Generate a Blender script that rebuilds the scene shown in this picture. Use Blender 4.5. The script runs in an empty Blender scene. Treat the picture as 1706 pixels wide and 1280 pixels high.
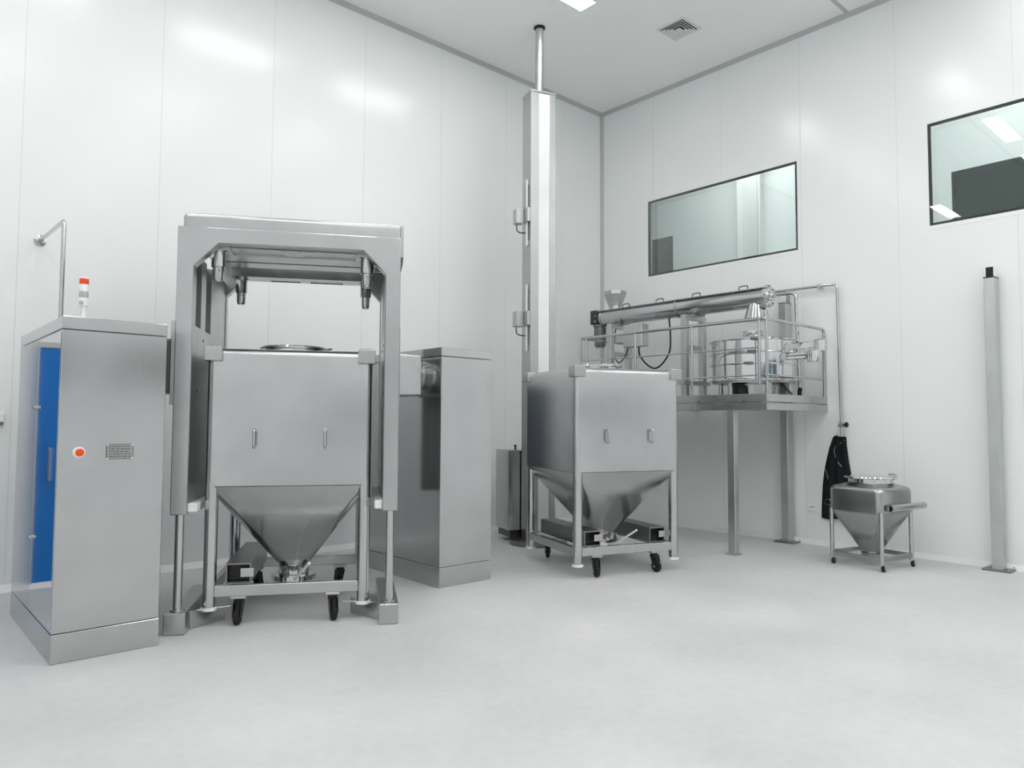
import bpy, bmesh, math, random
from mathutils import Vector, Matrix
random.seed(7)
PI = math.pi
C = bpy.context.scene.collection
SC = bpy.context.scene

# ------------------------------------------------------------------ camera, world, exposure
cam = bpy.data.cameras.new('camera')
cam.sensor_fit = 'HORIZONTAL'; cam.sensor_width = 36.0
cam.lens = 1209.11 / 1706 * 36.0
cam.clip_start = 0.05; cam.clip_end = 100
co = bpy.data.objects.new('camera', cam); C.objects.link(co)
Rv = Vector((0.74326934, -0.66897594, 0.00467781)); Uv = Vector((-0.03868617, -0.03599976, 0.99860272)); Fv = Vector((0.6678728, 0.74241175, 0.05263763))
M = Matrix.Identity(4)
for i in range(3):
    M[i][0] = Rv[i]; M[i][1] = Uv[i]; M[i][2] = -Fv[i]
M[2][3] = 1.5
co.matrix_world = M
SC.camera = co
w = bpy.data.worlds.new('world'); SC.world = w; w.use_nodes = True
w.node_tree.nodes['Background'].inputs[0].default_value = (0.80, 0.95, 0.92, 1)
w.node_tree.nodes['Background'].inputs[1].default_value = 0.10
SC.view_settings.view_transform = 'Standard'; SC.view_settings.look = 'None'
SC.view_settings.gamma = 1.0; SC.view_settings.use_curve_mapping = False
SC.view_settings.exposure = 0.0
try:
    SC.cycles.use_denoising = True
    SC.cycles.max_bounces = 14; SC.cycles.diffuse_bounces = 8; SC.cycles.glossy_bounces = 6; SC.cycles.transparent_max_bounces = 16
    SC.cycles.sample_clamp_indirect = 6.0
except Exception:
    pass
LAMP = 21.3          # radiance of the ceiling panels
CORRIDOR_FILL = 44.0  # radiance of the added corridor panels

# ------------------------------------------------------------------ materials
def nt(name):
    m = bpy.data.materials.new(name); m.use_nodes = True
    return m, m.node_tree.nodes, m.node_tree.links, m.node_tree.nodes['Principled BSDF']

def noise(N, L, scale, stretch=(1, 1, 1), detail=4):
    tc = N.new('ShaderNodeTexCoord'); mp = N.new('ShaderNodeMapping'); t = N.new('ShaderNodeTexNoise')
    mp.inputs['Scale'].default_value = stretch
    t.inputs['Scale'].default_value = scale; t.inputs['Detail'].default_value = detail
    L.new(tc.outputs['Object'], mp.inputs['Vector']); L.new(mp.outputs['Vector'], t.inputs['Vector'])
    return t

def maprange(N, L, src, a, b, lo=0.3, hi=0.7):
    r = N.new('ShaderNodeMapRange'); r.inputs['From Min'].default_value = lo; r.inputs['From Max'].default_value = hi
    r.inputs['To Min'].default_value = a; r.inputs['To Max'].default_value = b
    L.new(src, r.inputs['Value']); return r.outputs['Result']

def metal(name, v, rough, tint=(1, 1, 1.01), dr=0.02, stretch=(1, 1, 1), gscale=6, bump=0.0, mott=0.10):
    m, N, L, b = nt(name)
    b.inputs['Metallic'].default_value = 1.0
    lo = noise(N, L, 2.6)
    mix = N.new('ShaderNodeMix'); mix.data_type = 'RGBA'
    c = [min(1, v * t) for t in tint]
    mix.inputs[6].default_value = (*[x * (1 - mott) for x in c], 1); mix.inputs[7].default_value = (*[min(1, x * (1 + mott)) for x in c], 1)
    L.new(maprange(N, L, lo.outputs['Fac'], 0, 1), mix.inputs[0]); L.new(mix.outputs[2], b.inputs['Base Color'])
    g = noise(N, L, gscale, stretch, 3)
    L.new(maprange(N, L, g.outputs['Fac'], rough - dr, rough + dr), b.inputs['Roughness'])
    if bump:
        bp = N.new('ShaderNodeBump'); bp.inputs['Strength'].default_value = bump; bp.inputs['Distance'].default_value = 0.002
        L.new(g.outputs['Fac'], bp.inputs['Height']); L.new(bp.outputs['Normal'], b.inputs['Normal'])
    return m

def paint(name, col, rough=0.5, spec=0.5, mott=0.03, nscale=3.0, bump=0, stretch=(1, 1, 1), coat=0):
    m, N, L, b = nt(name)
    t = noise(N, L, nscale, stretch)
    mix = N.new('ShaderNodeMix'); mix.data_type = 'RGBA'
    mix.inputs[6].default_value = (*[x * (1 - mott) for x in col], 1); mix.inputs[7].default_value = (*[min(1, x * (1 + mott)) for x in col], 1)
    L.new(maprange(N, L, t.outputs['Fac'], 0, 1), mix.inputs[0]); L.new(mix.outputs[2], b.inputs['Base Color'])
    b.inputs['Roughness'].default_value = rough
    b.inputs['Specular IOR Level'].default_value = spec
    if coat:
        b.inputs['Coat Weight'].default_value = coat; b.inputs['Coat Roughness'].default_value = 0.08
    if bump:
        n2 = noise(N, L, nscale * 12)
        bp = N.new('ShaderNodeBump'); bp.inputs['Strength'].default_value = bump; bp.inputs['Distance'].default_value = 0.003
        L.new(n2.outputs['Fac'], bp.inputs['Height']); L.new(bp.outputs['Normal'], b.inputs['Normal'])
    return m

def emit(name, col, s):
    m, N, L, b = nt(name)
    b.inputs['Base Color'].default_value = (0.8, 0.8, 0.8, 1)
    b.inputs['Emission Color'].default_value = (*col, 1); b.inputs['Emission Strength'].default_value = s
    return m

def glass(name, tint, refl=1.5):
    m = bpy.data.materials.new(name); m.use_nodes = True
    N, L = m.node_tree.nodes, m.node_tree.links
    N.remove(N['Principled BSDF'])
    tr = N.new('ShaderNodeBsdfTransparent'); tr.inputs[0].default_value = (*tint, 1)
    gl = N.new('ShaderNodeBsdfGlossy'); gl.inputs['Roughness'].default_value = 0.01
    fr = N.new('ShaderNodeFresnel'); fr.inputs['IOR'].default_value = refl
    mx = N.new('ShaderNodeMixShader')
    L.new(fr.outputs[0], mx.inputs[0]); L.new(tr.outputs[0], mx.inputs[1]); L.new(gl.outputs[0], mx.inputs[2])
    L.new(mx.outputs[0], N['Material Output'].inputs['Surface'])
    return m

def floor_mat():
    m, N, L, b = nt('floor_epoxy')
    a = noise(N, L, 0.9, (1, 1, 1), 6); d = noise(N, L, 14.0, (1, 1, 1), 5)
    ad = N.new('ShaderNodeMath'); ad.operation = 'MULTIPLY_ADD'; ad.inputs[1].default_value = 0.35
    L.new(d.outputs['Fac'], ad.inputs[0]); L.new(a.outputs['Fac'], ad.inputs[2])
    mix = N.new('ShaderNodeMix'); mix.data_type = 'RGBA'
    mix.inputs[6].default_value = (0.55, 0.555, 0.555, 1); mix.inputs[7].default_value = (0.675, 0.675, 0.675, 1)
    L.new(maprange(N, L, ad.outputs[0], 0, 1, 0.45, 0.95), mix.inputs[0]); L.new(mix.outputs[2], b.inputs['Base Color'])
    L.new(maprange(N, L, a.outputs['Fac'], 0.42, 0.6), b.inputs['Roughness'])
    b.inputs['Specular IOR Level'].default_value = 0.25
    return m

MT = {
 'wall': paint('wall_panel_white', (0.865, 0.885, 0.885), 0.22, 0.5, 0.012, 0.8),
 'seam': paint('joint_sealant', (0.74, 0.755, 0.755), 0.35, 0.4),
 'ceil': paint('ceiling_panel_white', (0.92, 0.93, 0.93), 0.40, 0.4, 0.012, 0.8),
 'trim': paint('aluminium_trim_grey', (0.52, 0.53, 0.53), 0.5, 0.4),
 'base': paint('baseboard_cove_white', (0.80, 0.80, 0.80), 0.4, 0.5),
 'floor': floor_mat(),
 'cone': metal('smooth_cone_steel', 0.54, 0.17, dr=0.01, mott=0.07, stretch=(1, 1, 1)),
 'smallbin': metal('darker_satin_steel', 0.40, 0.24, dr=0.02, mott=0.10),
 'column': metal('grey_column_steel', 0.48, 0.36, dr=0.02, mott=0.05),
 'pocket': metal('dark_pocket_steel', 0.27, 0.33),  # even darker steel of the fork pockets and column base disc
 'mirrordoor': metal('polished_door_sheet', 0.60, 0.05, dr=0.01, mott=0.03),
 'steel': metal('brushed_stainless', 0.53, 0.27, dr=0.006, mott=0.04),
 'cab': metal('brushed_cabinet_sheet', 0.53, 0.17, dr=0.008, stretch=(30, 30, 0.6), gscale=5, mott=0.05),
 'bin': metal('satin_bin_steel', 0.55, 0.25, dr=0.01, mott=0.07, stretch=(1, 1, 1)),
 'frame': metal('portal_frame_steel', 0.51, 0.30, dr=0.02, mott=0.06),
 'tube': metal('polished_tube', 0.55, 0.15, dr=0.008, mott=0.04),
 'mirror': metal('mirror_polished_steel', 0.66, 0.07, dr=0.03, mott=0.04),
 'dark': metal('dark_and_shaded_steel', 0.10, 0.4),  # dark small parts, and painted shade on the left shaft housing and hub
 'galv': metal('galvanised_post', 0.60, 0.40, dr=0.03, mott=0.07, tint=(0.97, 1.0, 1.0)),
 'deck': metal('grey_deck_plate', 0.50, 0.45),
 'rubber': paint('black_rubber', (0.012, 0.012, 0.013), 0.55, 0.3),
 'black': paint('black_enamel', (0.010, 0.010, 0.011), 0.35, 0.4),
 'castgreen': paint('dark_green_cast_iron', (0.03, 0.05, 0.045), 0.4, 0.5),
 'fork': metal('caster_fork_metal', 0.25, 0.35),
 'nylon': paint('white_nylon', (0.88, 0.88, 0.875), 0.4, 0.5),
 'blue': paint('blue_door_paint', (0.0, 0.17, 0.58), 0.35, 0.4),
 'darkpane': paint('added_dark_pane', (0.16, 0.18, 0.18), 0.12, 0.5),  # dark tone added behind the camera for the steel to mirror
 'slate': paint('dark_slate_door', (0.035, 0.05, 0.07), 0.35, 0.4),
 'cloth': paint('black_cloth', (0.010, 0.012, 0.014), 0.85, 0.2, 0.3, 9, 0.4),
 'piping': paint('grey_piping', (0.35, 0.36, 0.36), 0.6, 0.3),
 'red': paint('orange_red_lens', (0.90, 0.07, 0.012), 0.25, 0.5),
 'white': paint('white_lens', (0.90, 0.90, 0.90), 0.25, 0.5),
 'greylens': paint('grey_clear_lens', (0.45, 0.46, 0.46), 0.2, 0.5),
 'plate': metal('etched_nameplate', 0.42, 0.4),
 'ink': paint('engraved_ink', (0.06, 0.06, 0.06), 0.6, 0.2),
 'gasket': paint('black_window_border', (0.006, 0.006, 0.007), 0.3, 0.4),
 'glass': glass('clear_window_glass', (0.95, 0.975, 0.97)),
 'darkglass': glass('green_tinted_glass', (0.56, 0.70, 0.68)),
 'lamp': emit('lit_ceiling_panel', (1.0, 0.99, 0.975), LAMP),
 'corfill': emit('corridor_fill_panel', (1.0, 0.99, 0.97), CORRIDOR_FILL),
 'tan': paint('tan_plastic', (0.36, 0.31, 0.28), 0.5, 0.4),
 'vent': paint('white_vent_metal', (0.74, 0.75, 0.75), 0.45, 0.4),
 'bluehose': paint('blue_hose', (0.03, 0.20, 0.34), 0.4, 0.4),
}

# ------------------------------------------------------------------ mesh builder
class MB:
    def __init__(self): self.bm = bmesh.new(); self.cur = 0
    def _cut(self): return len(self.bm.faces)
    def box(self, x0, x1, y0, y1, z0, z1, bev=0.0, seg=1):
        r = bmesh.ops.create_cube(self.bm, size=1.0)
        vs = r['verts']
        for v in vs:
            v.co = Vector(((x0 + x1) / 2 + v.co.x * (x1 - x0), (y0 + y1) / 2 + v.co.y * (y1 - y0), (z0 + z1) / 2 + v.co.z * (z1 - z0)))
        fs = {f for v in vs for f in v.link_faces}
        for f in fs: f.material_index = self.cur
        if bev:
            es = {e for v in vs for e in v.link_edges}
            bmesh.ops.bevel(self.bm, geom=list(es), offset=bev, segments=seg, affect='EDGES', profile=0.5)
        return self
    def loft(self, rings, cap0=True, cap1=True, closed=True):
        vr = [[self.bm.verts.new(p) for p in ring] for ring in rings]
        n = len(vr[0])
        for a, b in zip(vr, vr[1:]):
            for i in range(n if closed else n - 1):
                j = (i + 1) % n
                f = self.bm.faces.new((a[i], a[j], b[j], b[i])); f.material_index = self.cur
        if cap0: self.bm.faces.new(vr[0][::-1]).material_index = self.cur
        if cap1: self.bm.faces.new(vr[-1]).material_index = self.cur
        return self
    def cyl(self, p0, p1, r0, r1=None, seg=24, cap0=True, cap1=True):
        r1 = r0 if r1 is None else r1
        p0, p1 = Vector(p0), Vector(p1); d = (p1 - p0).normalized()
        u = d.orthogonal().normalized(); v = d.cross(u)
        def ring(p, r): return [p + (u * math.cos(2 * PI * i / seg) + v * math.sin(2 * PI * i / seg)) * r for i in range(seg)]
        return self.loft([ring(p0, r0), ring(p1, r1)], cap0, cap1)
    def lathe(self, prof, origin=(0, 0, 0), axis=(0, 0, 1), seg=32, closed=False):
        o = Vector(origin); d = Vector(axis).normalized()
        u = Vector((1, 0, 0)) if abs(d.z) > 0.9 else d.orthogonal().normalized()
        v = d.cross(u)
        rings = [[o + d * h + (u * math.cos(2 * PI * i / seg) + v * math.sin(2 * PI * i / seg)) * max(r, 1e-4) for i in range(seg)] for r, h in prof]
        if closed: rings.append(rings[0]); return self.loft(rings, False, False)
        return self.loft(rings)
    def tube(self, pts, r, seg=12, bend=0.0, nb=5, caps=True):
        P = [Vector(p) for p in pts]
        if bend and len(P) > 2:
            Q = [P[0]]
            for a, b, c in zip(P, P[1:], P[2:]):
                k = min(bend, (a - b).length * 0.49, (c - b).length * 0.49)
                s = b + (a - b).normalized() * k; e = b + (c - b).normalized() * k
                for i in range(nb + 1):
                    t = i / nb; Q.append(s.lerp(b, t).lerp(b.lerp(e, t), t))
            Q.append(P[-1]); P = Q
        T = []
        for i in range(len(P)):
            a = P[max(i - 1, 0)]; b = P[min(i + 1, len(P) - 1)]
            T.append((b - a).normalized())
        u = T[0].orthogonal().normalized(); rings = []
        for p, t in zip(P, T):
            u = (u - t * u.dot(t)).normalized(); v = t.cross(u)
            rings.append([p + (u * math.cos(2 * PI * i / seg) + v * math.sin(2 * PI * i / seg)) * r for i in range(seg)])
        return self.loft(rings, caps, caps)
    def prism(self, poly, axis, a, b):
        def pt(p, t):
            return {'x': Vector((t, p[0], p[1])), 'y': Vector((p[0], t, p[1])), 'z': Vector((p[0], p[1], t))}[axis]
        return self.loft([[pt(p, a) for p in poly], [pt(p, b) for p in poly]])
    def torus(self, c, R, r, seg=40, ts=8, axis='z'):
        rings = []
        for i in range(seg + 1):
            a = 2 * PI * i / seg
            rings.append([Vector(c) + Vector((math.cos(a) * (R + r * math.cos(2 * PI * j / ts)), math.sin(a) * (R + r * math.cos(2 * PI * j / ts)), r * math.sin(2 * PI * j / ts))) for j in range(ts)])
        return self.loft(rings, False, False)
    def build(self, name, mat, parent=None, world=False, ang=32, mats=None, wn=False):
        bmesh.ops.remove_doubles(self.bm, verts=self.bm.verts[:], dist=1e-6)
        bmesh.ops.recalc_face_normals(self.bm, faces=self.bm.faces[:])
        if world and parent is not None:
            bmesh.ops.transform(self.bm, matrix=root_matrix(parent).inverted(), verts=self.bm.verts[:])
        me = bpy.data.meshes.new(name); self.bm.to_mesh(me); self.bm.free()
        for m in (mats or [mat]): me.materials.append(MT[m] if isinstance(m, str) else m)
        me.polygons.foreach_set('use_smooth', [True] * len(me.polygons))
        me.set_sharp_from_angle(angle=math.radians(ang))
        o = bpy.data.objects.new(name, me); C.objects.link(o)
        if wn:
            k = o.modifiers.new('weighted_normal', 'WEIGHTED_NORMAL'); k.keep_sharp = True
        if parent is not None: o.parent = parent
        return o

def root_matrix(o):
    m = Matrix.Translation(o.location) @ Matrix.Rotation(o.rotation_euler.z, 4, 'Z')
    return root_matrix(o.parent) @ m if o.parent else m

def tag(o, label=None, cat=None, group=None, kind=None):
    if label: o['label'] = label
    if cat: o['category'] = cat
    if group: o['group'] = group
    if kind: o['kind'] = kind
    return o
def thing(name, label, cat, loc=(0, 0, 0), rz=0.0, group=None):
    o = bpy.data.objects.new(name, None); C.objects.link(o)
    o.empty_display_size = 0.1
    o.location = loc; o.rotation_euler = (0, 0, math.radians(rz))
    return tag(o, label, cat, group)
def struct(o): o['kind'] = 'structure'; return o
def dup(o, parent=None):
    c = o.copy(); C.objects.link(c)
    if parent is not None: c.parent = parent
    for ch in list(o.children): dup(ch, c)
    return c

def rsq(h, r, z, n=8, hy=None):
    """rounded-square ring of half-size h and corner radius r at height z"""
    hy = h if hy is None else hy
    out = []
    for k, (sx, sy) in enumerate(((1, 1), (-1, 1), (-1, -1), (1, -1))):
        for i in range(n + 1):
            a = PI / 2 * (k + i / n)
            out.append(Vector((sx * (h - r) + r * math.cos(a), sy * (hy - r) + r * math.sin(a), z)))
    return out

# ------------------------------------------------------------------ the room
XW, YW, H = 8.934, 7.748, 6.58           # right wall, back wall, ceiling
XL, YF = -3.4, -4.7
XC = 11.1                                  # far wall of the corridor behind the right wall
struct(MB().box(XL - .1, XC + 2.6, YF - .1, 12.0, -.12, 0).build('floor', 'floor'))
struct(MB().box(XL - .1, XC + 2.6, YF - .1, 12.0, H, H + .12).build('ceiling', 'ceil'))
sm = MB(); sm.box(XL, XW + .1, YW, YW + .1, 0, H); sm.cur = 1
for x in [2.171 + 1.166 * k for k in range(-4, 6)]:
    if x < XW: sm.box(x - .004, x + .004, YW - .0012, YW + .01, .07, H - .05)
struct(sm.build('wall_back', 'wall', mats=['wall', 'seam']))
WIN = [(4.421, 6.811, 3.741, 4.907), (.48, 2.871, 3.741, 4.915)]
def holed(mb, x0, x1, holes, ya, yb):
    ys = sorted({ya, yb} | {h[0] for h in holes} | {h[1] for h in holes})
    for a, b in zip(ys, ys[1:]):
        hs = [h for h in holes if h[0] <= a + 1e-6 and h[1] >= b - 1e-6]
        if hs: mb.box(x0, x1, a, b, 0, hs[0][2]); mb.box(x0, x1, a, b, hs[0][3], H)
        else: mb.box(x0, x1, a, b, 0, H)
wr = MB(); holed(wr, XW, XW + .1, WIN, YF, 12.0); wr.cur = 1
for y in [5.536 - 1.167 * k for k in range(-1, 9)]:
    segs = [(.07, H - .05)]
    for h in WIN:
        if h[0] < y < h[1]: segs = [(.07, h[2] - .05), (h[3] + .05, H - .05)]
    for a, b in segs: wr.box(XW - .0012, XW + .01, y - .004, y + .004, a, b)
struct(wr.build('wall_right', 'wall', mats=['wall', 'seam']))
struct(MB().box(XL - .1, XL, YF, YW + .1, 0, H).build('wall_left', 'wall'))
struct(MB().box(XL - .1, XC + 2.6, YF - .1, YF, 0, H).build('wall_front', 'wall'))
# corridor behind the windows
wc = MB(); CW = [(7.898, 10.6, 3.3, 4.97), (.2, 3.279, 3.3, 4.98)]
holed(wc, XC, XC + .1, CW, YF, 12.0); struct(wc.build('wall_corridor', 'wall'))
struct(MB().box(XW + .1, XC + 2.6, 11.9, 12.0, 0, H).build('wall_corridor_end', 'wall'))
struct(MB().box(XC - .22, XC, 6.06, 6.45, 0, H, .006).build('trim_1', 'ceil'))
struct(MB().tube([(XC - .26, 6.02, 0), (XC - .26, 6.02, H)], .03).build('trim_2', 'wall'))
for i, (ya, yb, za, zb) in enumerate(CW):
    wn = MB()
    for a, b, c, d in ((ya, yb, za, za + .035), (ya, yb, zb - .035, zb), (ya, ya + .035, za + .035, zb - .035), (yb - .035, yb, za + .035, zb - .035)):
        wn.box(XC + .005, XC + .02, a, b, c, d)
    wo = struct(wn.build('window_%d' % (i + 3), 'gasket'))
    MB().box(XC - .004, XC + .004, ya, yb, za, zb).build('pane', 'darkglass', wo)
struct(MB().box(XC + 2.5, XC + 2.6, YF, 12.0, 0, H).build('wall_far', 'ceil'))
for i, (ya, yb, za, zb) in enumerate(WIN):
    fl = MB(); b = .046
    for q in ((ya - b, yb + b, zb, zb + b), (ya - b, yb + b, za - b, za), (ya - b, ya, za, zb), (yb, yb + b, za, zb)):
        fl.box(XW - .003, XW + .002, *q)
    wo = struct(fl.build('window_%d' % (i + 1), 'wall'))
    g = MB(); b = .030
    for q in ((ya, yb, zb - b, zb), (ya, yb, za, za + b), (ya, ya + b, za + b, zb - b), (yb - b, yb, za + b, zb - b)):
        g.box(XW + .007, XW + .02, *q)
    g.build('gasket', 'gasket', wo)
    MB().box(XW - .001, XW + .005, ya, yb, za, zb).build('pane', 'glass', wo)
    MB().box(XW + .094, XW + .1, ya, yb, za, zb).build('pane', 'glass', wo)
for i, (xa, xb) in enumerate(((-2.9, -.2), (.3, 3.0), (3.5, 6.2), (6.5, 8.6))):  # unseen windows added as dark bands for the steel to reflect
    g = MB()
    for q in ((xa - .05, xb + .05, 2.15, 2.2), (xa - .05, xb + .05, 3.0, 3.05), (xa - .05, xa, 2.2, 3.0), (xb, xb + .05, 2.2, 3.0)): g.box(q[0], q[1], YF - .01, YF + .008, q[2], q[3])
    wo = struct(g.build('window_%d' % (i + 5), 'wall'))
    MB().box(xa, xb, YF - .01, YF + .004, 2.2, 3.0).build('pane', 'darkpane', wo)
# coves and trims
def cove_y(x, z, s, y0, y1, sx, sz):      # triangular cove running along Y
    return MB().prism([(x, z), (x + sx * s, z), (x + sx * s * .45, z + sz * s * .45), (x, z + sz * s)], 'y', y0, y1)
struct(cove_y(XW, H, .05, YF, YW, -1, -1).build('trim_3', 'trim'))
struct(MB().prism([(YW, H), (YW - .05, H), (YW - .022, H - .022), (YW, H - .05)], 'x', XL, XW).build('trim_4', 'trim'))
struct(MB().prism([(XW, YW), (XW - .045, YW), (XW - .02, YW - .02), (XW, YW - .045)], 'z', 0, H).build('trim_5', 'trim'))
struct(MB().box(XL, XW, 3.70, 3.745, H - .006, H + .001).build('trim_6', 'trim'))
struct(cove_y(XW, 0, .06, YF, YW, -1, 1).build('baseboard_right', 'base'))
struct(MB().prism([(YW, 0), (YW - .06, 0), (YW - .026, .026), (YW, .06)], 'x', XL, XW).build('baseboard_back', 'base'))
# doors in the back wall (seen mirrored in the steel sheets)
def door(name, x0, x1, z1, mat, hx):
    d = MB(); t = .05
    d.box(x0 - t, x0, YW - .02, YW + .01, 0, z1 + t); d.box(x1, x1 + t, YW - .02, YW + .01, 0, z1 + t); d.box(x0, x1, YW - .02, YW + .01, z1, z1 + t)
    o = struct(d.build(name, 'trim'))
    MB().box(x0 + .003, x1 - .003, YW - .012, YW + .008, .01, z1 - .003, .002).build('leaf', mat, o)
    MB().tube([(hx, YW - .012, .95), (hx, YW - .06, .95), (hx, YW - .06, 1.25), (hx, YW - .012, 1.25)], .012, bend=.02).build('handle', 'tube', o)
door('door_1', -.40, .65, 2.16, 'blue', .55)
door('door_2', 4.98, 6.0, 2.1, 'slate', 5.9)

# ------------------------------------------------------------------ ceiling lights and vent
def ceiling_light(x, y, label, group=None):
    t = thing('ceiling_light', label, 'ceiling light', (x, y, H), 0, group)
    f = MB(); a, b = .66, .145
    for q in ((-a, a, -b, -b + .02), (-a, a, b - .02, b), (-a, -a + .02, -b + .02, b - .02), (a - .02, a, -b + .02, b - .02)):
        f.box(*q, -.014, -.0005)
    f.build('frame', 'vent', t)
    MB().box(-.64, .64, -.125, .125, -.010, -.0005).build('diffuser', 'lamp', t)
    return t
first = None
for yy in (5.79, 3.47, 1.15, -1.17, -3.49):
    for xx in (-1.13, 1.17, 3.52, 5.79, 8.09):  # last column added out of view to brighten the right wall
        if xx > 8 and yy > 2: continue
        vis = (yy == 5.79 and xx == 5.79)
        lab = 'lit rectangular ceiling light cut by the photo top edge, left of the square vent' if vis else 'long lit ceiling light overhead outside the photo, the same as its neighbours'
        if first is None:
            first = ceiling_light(xx, yy, lab, 'ceiling lights out of view')
            o = first
        else:
            o = dup(first); o.location = (xx, yy, H)
            o['label'] = lab
        if vis and 'group' in o: del o['group']
for k, yy in enumerate((5.9, 2.0, -2.0)):  # lamps added out of view to light the corridor
    t = thing('corridor_fill_light', 'added unseen ceiling light that brightens the corridor behind the windows', 'ceiling light', (10.05, yy, H), 0, 'added corridor fill lights')
    MB().box(-.13, .13, -.65, .65, -.02, -.0005).build('frame', 'vent', t)
    MB().box(-.12, .12, -.63, .63, -.024, -.0195).build('diffuser', 'corfill', t)

v = thing('ceiling_vent', 'square louvred air vent in the ceiling', 'vent', (7.675, 5.345, H))
def sq(a, z): return [Vector((a, a, z)), Vector((-a, a, z)), Vector((-a, -a, z)), Vector((a, -a, z))]
MB().loft([sq(.205, -.0005), sq(.205, -.008), sq(.172, -.014), sq(.172, -.0005)], False, False).build('frame', 'vent', v)
MB().box(-.172, .172, -.172, .172, -.004, -.0005).build('duct_dark', 'black', v)  # black sheet stands in for the dark of the duct above
for k, a in enumerate((.15, .115, .08)):
    MB().loft([sq(a + .012, -.022), sq(a, -.022), sq(a - .022, -.004), sq(a - .012, -.004), sq(a + .012, -.022)], False, False).build('louvre', 'vent', v)
MB().loft([sq(.046, -.022), sq(.03, -.004)]).build('core', 'vent', v)

# ------------------------------------------------------------------ left control cabinet
def cabinet(name, label, x0, x1, y0, y1, zt):
    t = thing(name, label, 'cabinet', (x0, y0, 0))
    MB().box(x0, x1, y0, y1, .183, zt - .084, .004).build('body', 'cab', t, True)
    MB().box(x0, x1, y0, y1, zt - .081, zt, .003).build('top_cap', 'cab', t, True)
    p = MB().box(x0, x1, y0, y1, 0, .180, .003).build('plinth', 'cab', t, True)
    for (sx, sz) in ((.025, .03), (.025, .15), (x1 - x0 - .025, .03), (x1 - x0 - .025, .15)):
        MB().lathe([(.008, 0), (.007, .003), (.002, .005)], (x0 + sx, y0, sz), (0, -1, 0), 12).build('screw', 'tube', p, True)
    return t
c1 = cabinet('control_cabinet', 'stainless control cabinet with a blue sheen on its left side and a red push button', .929, 1.549, 5.244, 6.811, 2.156)
dr = MB().box(.926, .9295, 5.262, 6.035, .21, 2.055, .001).build('door', 'mirrordoor', c1, True)
MB().box(.9265, .9292, 6.0355, 6.0415, .21, 2.055).build('door_gap', 'ink', c1, True)
for z in (1.588, .691):
    MB().lathe([(.020, 0), (.020, .006), (.012, .010), (.012, .022), (.0, .024)], (.926, 5.995, z), (-1, 0, 0), 16).build('lock', 'tube', dr, True)
es = MB().lathe([(.036, 0), (.036, .006), (.030, .012), (.0, .012)], (1.043, 5.244, 1.297), (0, -1, 0), 24).build('emergency_stop', 'white', c1, True)
es['label'] = 'white ring of the red push button'
MB().lathe([(.012, .012), (.012, .022), (.024, .026), (.024, .034), (.018, .040), (.0, .041)], (1.043, 5.244, 1.297), (0, -1, 0), 24).build('button', 'red', es, True)
np_ = MB().box(1.199, 1.356, 5.240, 5.2435, 1.249, 1.345, .001).build('nameplate', 'plate', c1, True)
bd = MB()
for q in ((1.199, 1.356, 1.3435, 1.346), (1.199, 1.356, 1.248, 1.2505), (1.198, 1.2005, 1.248, 1.346), (1.3545, 1.357, 1.248, 1.346)):
    bd.box(q[0], q[1], 5.2385, 5.2402, q[2], q[3])
for r in range(5):
    zz = 1.331 - r * .0165
    x = 1.214
    while x < 1.338:
        l = random.uniform(.008, .026)
        bd.box(x, min(x + l, 1.343), 5.2392, 5.2402, zz - .0022, zz + .0022); x += l + random.uniform(.003, .009)
    bd.box(1.214, 1.343, 5.2395, 5.2402, zz - .0075, zz - .0068)
bd.build('engraving', 'ink', np_, True)
for x in (1.203, 1.352):
    for z in (1.253, 1.341):
        MB().lathe([(.006, 0), (.005, .002), (.0, .003)], (x, 5.239, z), (0, -1, 0), 10).build('rivet', 'nylon', np_, True)

c2 = cabinet('bearing_cabinet', 'plain tall stainless cabinet to the right of the lifting frame', 3.951, 4.561, 5.36, 6.86, 2.187)

cp = thing('conduit_pipe', 'thin bent steel pipe rising from the control cabinet top to the back wall', 'pipe', (1.172, 6.70, 2.156))
MB().tube([(1.172, 6.70, 2.156), (1.172, 6.70, 3.105), (1.172, YW, 3.135)], .017, 14, bend=.05).build('pipe', 'tube', cp, True)
MB().lathe([(.05, 0), (.05, .008), (.028, .014), (.028, .03)], (1.172, YW, 3.135), (0, -1, 0), 20).build('wall_flange', 'tube', cp, True)
MB().lathe([(.035, 0), (.035, .006), (.022, .01), (.022, .03)], (1.172, 6.70, 2.156), (0, 0, 1), 20).build('base_collar', 'tube', cp, True)

st = thing('signal_tower', 'small stacked signal light with an orange red top on the control cabinet', 'signal light', (1.09, 5.5, 2.156))
def stk(name, m, r, z0, z1): return MB().lathe([(r * .96, z0), (r, z0 + .003), (r, z1 - .003), (r * .96, z1)], (0, 0, 0), seg=24).build(name, m, st)
MB().lathe([(.034, 0), (.034, .008), (.016, .014), (.016, .106)], seg=20).build('stem', 'nylon', st)
bs = stk('base', 'nylon', .028, .104, .162)
MB().box(-.029, -.005, -.0287, -.020, .112, .136).build('rating_label', 'greylens', bs)
stk('clear_lens', 'greylens', .028, .163, .201)['label'] = 'grey translucent lens'
stk('white_lens', 'white', .028, .202, .252)['label'] = 'white lens'
rl = stk('red_lens', 'red', .028, .253, .289); rl['label'] = 'orange red lens'
MB().lathe([(.029, .289), (.029, .294), (.02, .299), (0, .300)], seg=24).build('cap', 'nylon', st)

ab = thing('wall_button', 'small white button box on the back wall at the left edge', 'button', (.925, YW, 1.5))
MB().box(-.03, .03, -.03, 0, -.06, .06, .006).build('housing', 'nylon', ab)
MB().lathe([(.018, 0), (.018, .012), (.012, .016), (0, .016)], (.006, -.03, -.03), (0, -1, 0), 16).build('button', 'fork', ab)

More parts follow.
